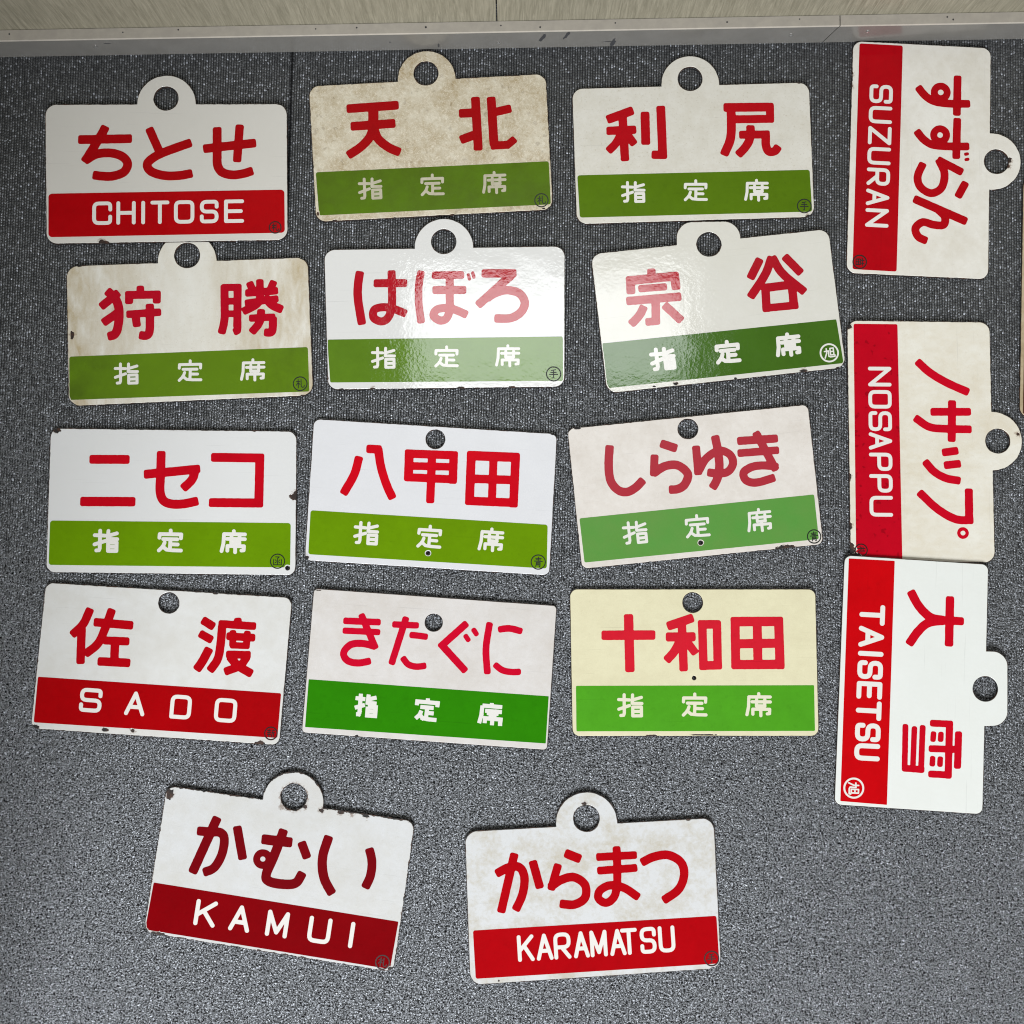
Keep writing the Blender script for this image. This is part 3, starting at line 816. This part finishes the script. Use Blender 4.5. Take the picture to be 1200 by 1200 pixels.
sign(dict(o=(355, 480), quad=[(52, 44), (1191, 114), (1155, 777), (8, 706)], r=30, seed=88, cnt=[3, 6, 6], edge=.25,
  holes=[(621, 138, 46), (586, 673, 10)], chips=[(14, 694, 12, 12), (60, 712, 30, 3), (1178, 116, 20, 3)],
  label='clean white sign with top hole, three red kanji over lime green band',
  white=whites('clean', (0.665, 0.665, 0.675), dirt=(.60, .60, .60), amt=.3, seed=9),
  band=[(36, 472), (1147, 540), (1143, 745), (25, 678)], br=12, bandmat=G7, redmat=colour('red_letters', (0.56, .002, .010), seed=9), textmat=TXT, w=38,
  name="c 264,220 240,305 188,397; l 298,184 368,187; c 352,178 366,270 393,355 422,418; l 478,206 726,215 w37; l 499,188 494,335 w40; l 707,200 702,347 w38; l 490,264 712,269 w34; l 478,317 722,328 w36; l 606,195 596,438 w37; l 770,215 1016,225 w42; l 790,196 780,447 w40; l 998,205 986,458 w39; l 894,212 885,445 w36; l 785,324 1000,331 w38; l 762,427 1005,438 w38",
  seat=([(296, 578), (592, 596), (881, 609)], (127, 117), 15), mark=('blue', (1103, 715), 33, 4.2, BLACK)))

sign(dict(o=(662, 465), quad=[(12, 150), (1139, 36), (1211, 690), (80, 806)], r=30, seed=99, cnt=[1, 3, 3, 4], edge=.3,
  holes=[(577, 150, 48), (637, 684, 10)], chips=[(1035, 706, 42, 13), (60, 148, 14, 4), (1000, 716, 14, 6), (860, 730, 14, 3)],
  label='faded sign tilted anticlockwise, four dull red hiragana over washed out green band',
  white=whites('faded', (0.69, 0.65, 0.60), dirt=(.57, .52, .46), amt=.75, speck=.14, scale=26, seed=10, rough=.3, spec=.25),
  band=[(68, 570), (1168, 458), (1190, 667), (92, 777)], br=8, bandmat=enamel('green_band_faded', (0.085, 0.265, 0.045), dirt=(.115, .25, .05), amt=.8, scale=10, seed=12, rough=.3, spec=.2), redmat=enamel('red_letters_faded', (0.36, 0.022, 0.035), rough=.3, spec=.2, seed=12), textmat=TXT,
  name="c 210,228 205,320 215,395 250,438 292,446 332,425 368,388 w38; l 448,218 525,243 w38; l 420,272 417,372 w36; c 410,362 470,325 530,322 576,362 562,410 530,432 488,436 w38; l 614,230 626,366 w36; c 626,352 660,292 720,253 772,270 788,312 765,350 722,360 668,354 w36; c 703,182 718,260 724,330 714,385 690,430 w38; l 808,208 998,195 w36; l 810,265 1003,250 w34; l 893,165 990,345 w36; c 1000,330 940,322 880,328 838,355 850,392 900,402 985,378 w36",
  seat=([(328, 635), (620, 606), (910, 577)], (126, 116), 13.5), mark=('blue', (1168, 655), 31, 4.2, BLACK)))

sign(dict(o=(35, 670), quad=[(75, 51), (1229, 122), (1168, 813), (4, 734)], r=38, seed=110, cnt=[7, 13], edge=.35,
  holes=[(651, 146, 49)], chips=[(25, 728, 18, 10), (350, 740, 16, 7), (482, 744, 10, 7), (1080, 804, 26, 10), (230, 752, 14, 4), (870, 102, 10, 4)],
  label='white sign with plain top hole, two red kanji over red band of four letters',
  white=whites('clean', (0.66, 0.66, 0.64), dirt=(.52, .495, .43), amt=.5, speck=.08, scale=14, seed=11),
  band=[(38, 492), (1178, 570), (1160, 779), (18, 706)], br=8, bandmat=colour('red_band', (0.35, .0012, .003), seed=13), redmat=colour('red_letters', (0.42, .0015, .006), seed=14), textmat=TXT, w=38,
  name="c 284,172 250,245 196,298; l 243,258 237,432; l 300,236 484,252; c 386,175 352,268 318,338 258,388; l 345,322 466,327 w36; l 400,325 395,430 w38; l 318,420 470,428 w38; l 808,225 864,260 w38; l 795,288 855,322 w36; c 842,358 812,415 780,462 w40; l 975,217 975,255 w34; l 885,244 1060,256 w34; c 902,248 894,340 880,410 842,466 w38; l 922,302 1056,310 w34; l 952,275 950,352 w30; l 1020,278 1015,352 w30; l 938,345 1030,348 w28; l 920,388 1035,390 w34; c 1020,395 985,440 912,470 w36; c 935,395 975,440 1042,480 w38",
  latin=('SADO', (228, 655), (960, 710), 112, 18.5, [(0, 105), (213, 308), (425, 525), (633, 738)]), mark=('new', (1130, 758), 29, 4, DKRED)))

sign(dict(o=(353, 680), quad=[(60, 39), (1197, 120), (1152, 795), (3, 713)], r=18, seed=121, cnt=[4, 4, 3, 3], edge=.12,
  holes=[(621, 198, 42)], chips=[(80, 46, 14, 3), (260, 728, 8, 4)],
  label='off white sign with small hole among thin red hiragana over deep green band',
  white=whites('pinkish', (0.65, 0.625, 0.60), dirt=(.53, .485, .43), amt=.65, speck=.07, seed=12, rough=.22),
  band=[(35, 464), (1160, 544), (1146, 765), (18, 688)], br=3, bandmat=colour('green_band_deep', (0.024, 0.205, 0.002), seed=15), redmat=colour('red_letters_crimson', (0.55, .0025, .022), seed=16), textmat=TXT, w=30, blur=1,
  name="l 198,190 372,197 w29; l 195,236 370,244 w27; l 280,158 350,322 w30; c 352,313 292,297 232,302 199,340 216,376 265,388 326,378 w31; l 427,207 551,212 w28; l 493,172 422,395 w30; c 508,256 550,260 593,266 w28; c 474,360 500,393 538,405 586,400 w28; l 778,200 660,305 772,428 w32; l 766,255 788,287 w22; l 804,226 826,260 w22; c 884,198 866,320 873,440 w30; c 923,232 975,226 1036,240 w29; c 905,393 940,420 980,430 1029,429 w28",
  seat=([(302, 582), (588, 604), (888, 626)], (127, 124), 19), seatsq=True))

sign(dict(o=(665, 670), quad=[(12, 82), (1162, 82), (1178, 769), (24, 770)], r=34, seed=132, cnt=[2, 9, 6], edge=.15,
  holes=[(587, 144, 48), (594, 498, 10)], chips=[(640, 764, 60, 3), (400, 766, 30, 3)],
  label='cream yellow sign with top hole, three bright red kanji over grass green band',
  white=whites('cream', (0.69, 0.65, 0.44), dirt=(.58, .53, .35), amt=.6, speck=.08, seed=13, rough=.25),
  band=[(40, 535), (1156, 532), (1160, 746), (42, 748)], br=5, bandmat=colour('green_band_grass', (0.072, 0.32, 0.014), seed=17, rough=.25), redmat=colour('red_letters_scarlet', (0.58, .012, .026), seed=18, rough=.25), textmat=CREAMTXT,
  name="l 160,298 411,297 w42; l 286,200 293,470 w42; l 468,257 590,215 w40; l 462,306 600,305 w40; l 536,240 545,466 w38; c 530,318 500,375 462,418 w38; l 558,325 602,385 w36; l 631,230 638,460 w38; l 612,247 718,247 w38; l 700,230 705,457 w38; l 620,440 724,438 w38; l 785,213 789,455 w40; l 989,213 997,456 w41; l 767,234 1010,233 w42; l 770,436 1016,434 w41; l 889,225 893,445 w40; l 780,338 1005,335 w40",
  seat=([(294, 625), (595, 624), (895, 622)], (131, 119), 15)))

sign(dict(o=(165, 900), k=1200 / 330, quad=[(112, 76), (1168, 228), (1076, 869), (12, 699)], tab=((648, 148), 130), holes=[(652, 123, 57)], r=40, seed=143, cnt=[3, 4, 2], edge=.8,
  rust=[(652, 124, 54), (600, 165, 5), (60, 710, 16), (1140, 215, 4), (900, 195, 4), (300, 95, 3), (1120, 620, 3)], chips=[(124, 112, 16, 22), (70, 712, 34, 12), (20, 690, 8, 8), (110, 728, 20, 7), (240, 748, 14, 5), (360, 765, 12, 5), (850, 190, 14, 6), (960, 205, 12, 6), (770, 180, 10, 8), (1065, 856, 12, 8), (610, 112, 8, 10), (700, 165, 12, 6)],
  label='worn ring topped sign with ragged rusty edges, dark red hiragana and dark red band',
  white=whites('worn', (0.60, 0.605, 0.60), dirt=(.49, .465, .40), amt=.5, speck=.10, seed=14, rough=.25),
  band=[(55, 488), (1098, 655), (1062, 857), (18, 688)], br=4, bandmat=colour('dark_red_band', (0.20, .001, .003), seed=19), redmat=colour('dark_red_letters', (0.17, .002, .005), seed=20), textmat=TXT, w=36,
  name="c 240,268 295,272 340,276 356,305 345,370 312,425 266,446 w36; l 327,210 219,448 w38; l 410,248 435,390 w36; l 515,303 645,318 w40; c 610,262 570,370 535,452 545,482 602,495 660,490 690,445 w38; o 520,388 26,0 w28; l 684,315 710,385 w36; c 802,290 775,380 780,465 816,538 w38; c 973,342 985,400 978,460 955,512 w36",
  latin=('KAMUI', (222, 668), (895, 768), 110, 18, [(0, 92), (150, 240), (308, 402), (487, 585), (664, 684)]), mark=('sapporo', (1030, 828), 29, 3.6, DKRED)))

sign(dict(o=(545, 925), quad=[(0, 199), (1165, 134), (1200, 838), (25, 917)], tab=((570, 159), 144), holes=[(569, 136, 62)], r=54, seed=154, cnt=[3, 3, 3, 1], edge=.25,
  chips=[(158, 897, 4, 4), (560, 66, 16, 6), (1045, 142, 10, 4)], breaks=[(1162, 846, 12)],
  label='ring topped sign of red hiragana over red band of nine letters, lowest of all',
  white=whites('clean', (0.60, 0.605, 0.60), dirt=(.47, .43, .34), amt=.85, speck=.16, scale=34, lo_=.44, seed=15),
  band=[(37, 662), (1178, 593), (1192, 816), (50, 888)], br=10, bandmat=colour('red_band_bright', (0.385, .0012, .004), seed=21), redmat=colour('red_letters', (0.41, .0012, .005), seed=22), textmat=TXT,
  name="c 145,397 205,366 255,366 278,412 270,490 236,568 w38; l 232,300 168,578 w38; l 316,335 352,464 w38; l 468,298 542,328 w40; l 437,350 402,472 w36; c 395,462 450,425 510,412 562,448 562,508 512,540 444,536 w38; l 615,318 805,308 w34; l 620,382 807,368 w34; c 710,268 713,370 712,450 698,505 662,532 626,512 632,475 680,450 745,462 815,508 w36; c 826,345 880,318 950,308 1010,340 1027,400 1000,470 928,522 w38",
  latin=('KARAMATSU', (249, 809), (985, 762), 122, 18, [(0, 78), (88, 166), (170, 250), (262, 336), (340, 420), (432, 508), (484, 562), (574, 650), (660, 738)]), mark=('hand', (1156, 793), 33, 4.2, DKRED)))

K3 = 890 / 215
sign(dict(o=(985, 40), k=K3, turn=1, quad=[(62, 33), (730, 68), (717, 1189), (29, 1158)], tab=((735, 617), 139), holes=[(757, 618, 60)], r=44, seed=165, cnt=[3, 5, 3, 2], edge=.25,
  chips=[(52, 200, 8, 70), (50, 250, 10, 10), (822, 610, 8, 16), (815, 640, 7, 7), (235, 38, 8, 4)],
  label='sideways ring sign with four red hiragana beside a red band, nearest the skirting board',
  white=whites('warm', (0.73, 0.71, 0.65), dirt=(.56, .52, .43), amt=.65, speck=.12, seed=16, rough=.18),
  band=[(92, 45), (302, 56), (272, 1152), (58, 1140)], br=10, bandmat=colour('red_band', (0.40, .0015, .006), seed=23), redmat=colour('red_letters', (0.40, .0015, .006), seed=24), textmat=TXT, w=36,
  name="l 568,202 564,395; c 628,338 540,338 460,328 412,300 374,255; o 486,283 31,0 w32; l 566,408 561,605; c 624,545 540,545 450,538 402,510 368,468; o 483,490 31,0 w32; l 600,584 622,580 w13; l 602,610 624,606 w13; l 608,718 568,792; l 592,672 470,608; c 474,606 504,675 490,745 440,772 388,742 374,690 402,625; l 355,798 612,910 w38; c 470,850 505,885 500,925 450,925 400,912 364,940 376,982 420,1004",
  latin=('SUZURAN', (142, 243), (118, 945), 113, 18, [(0, 92), (107, 192), (207, 297), (310, 396), (412, 498), (516, 597), (612, 703)]), mark=('seedling', (93, 1105), 32, 4.5, DKRED)))

sign(dict(o=(985, 365), k=K3, turn=1, quad=[(33, 44), (723, 52), (749, 1217), (50, 1217)], tab=((738, 628), 142), holes=[(763, 628, 60)], r=50, seed=176, cnt=[1, 3, 3, 3], edge=.3,
  chips=[(40, 1160, 30, 34), (70, 1200, 30, 30), (40, 70, 14, 14), (45, 800, 6, 20), (50, 1040, 6, 16), (860, 595, 7, 7), (600, 46, 14, 4)],
  label='yellowed sideways ring sign of red katakana, its lower end covered by another sign',
  white=whites('yellowed', (0.72, 0.695, 0.61), dirt=(.55, .47, .32), amt=.55, scale=16, stretch=(1.3, .75, 1), speck=.12, scratch=.1, seed=17, rough=.22),
  band=[(63, 60), (276, 62), (300, 1214), (76, 1214)], br=8, bandmat=colour('red_band', (0.47, .002, .012), seed=25, spots=.4), redmat=colour('red_letters', (0.52, .002, .014), seed=26), textmat=TXT, w=37,
  name="c 370,240 435,298 520,348 622,393; l 541,432 539,632; l 437,487 632,487 w36; c 635,572 520,570 430,560 360,514 w36; l 493,685 571,675 w36; l 502,747 583,738 w36; c 408,725 455,778 515,810 582,822 w36; l 622,860 624,1015; c 644,1012 560,1008 470,958 380,875; o 594,1075 20,0 w14",
  latin=('NOSAPPU', (133, 268), (141, 998), 113, 18, [(0, 96), (114, 204), (217, 314), (320, 404), (419, 507), (523, 612), (628, 728)]), mark=('sapporo', (100, 1158), 29, 4, DKRED)))

K4 = 819 / 215
sign(dict(o=(975, 640), k=K4, turn=1, quad=[(57, 41), (698, 82), (672, 1197), (12, 1153)], sqtab=([(600, 466), (784, 472), (784, 800), (600, 806)], 66), holes=[(685, 637, 56)], r=30, seed=187, cnt=[4, 13], edge=.1, z=4.5, tilt=(0, .006),
  label='clean sideways sign with squarish tab and white circled mark on its red band',
  white=whites('greenish', (0.70, 0.715, 0.675), dirt=(.64, .65, .59), amt=.3, seed=18),
  band=[(75, 55), (280, 66), (245, 1155), (37, 1138)], br=3, bandmat=colour('red_band_bright', (0.52, .0015, .004), seed=27), redmat=colour('red_letters', (0.53, .002, .012), seed=28), textmat=TXT, w=36,
  name="l 527,225 522,447 w36; l 588,336 470,330 w34; c 505,332 440,318 388,268 350,200 w37; c 505,332 432,342 385,380 342,440 w37; l 565,828 560,993 w30; l 525,783 518,1037 w30; l 540,795 438,790 w28; l 530,1022 430,1017 w28; l 560,908 432,904 w28; l 454,828 450,873 w23; l 487,830 484,873 w23; l 450,938 447,983 w23; l 484,940 481,985 w23; l 328,795 324,1005 w24; l 368,805 361,985 w23; l 405,800 397,1012 w24; l 314,991 412,998 w28",
  latin=('TAISETSU', (124, 258), (98, 950), 114, 21.5, [(0, 92), (97, 190), (208, 230), (249, 332), (342, 420), (428, 514), (526, 608), (616, 692)]), mark=('sun', (97, 1080), 42, 7, TXT)))

# a sign of which the frame only shows a sliver of the left edge
sign(dict(o=(1000, 200), k=1.0, turn=1, quad=[(199.6, 8), (366, 6), (364, 290), (195.0, 289)], tab=((366, 148), 34), holes=[(371, 148, 14.5)], r=12, seed=198, edge=.2,
  label='tan edge of another sign just entering at the right border',
  white=whites('tan', (0.46, 0.38, 0.25), dirt=(.30, .22, .12), amt=.9, scale=26, speck=.3, seed=19, rough=.3),
  band=[(204, 14), (252, 14), (250, 285), (198.5, 285)], br=2, bandmat=enamel('brown_band', (.07, .03, .015), seed=3)))
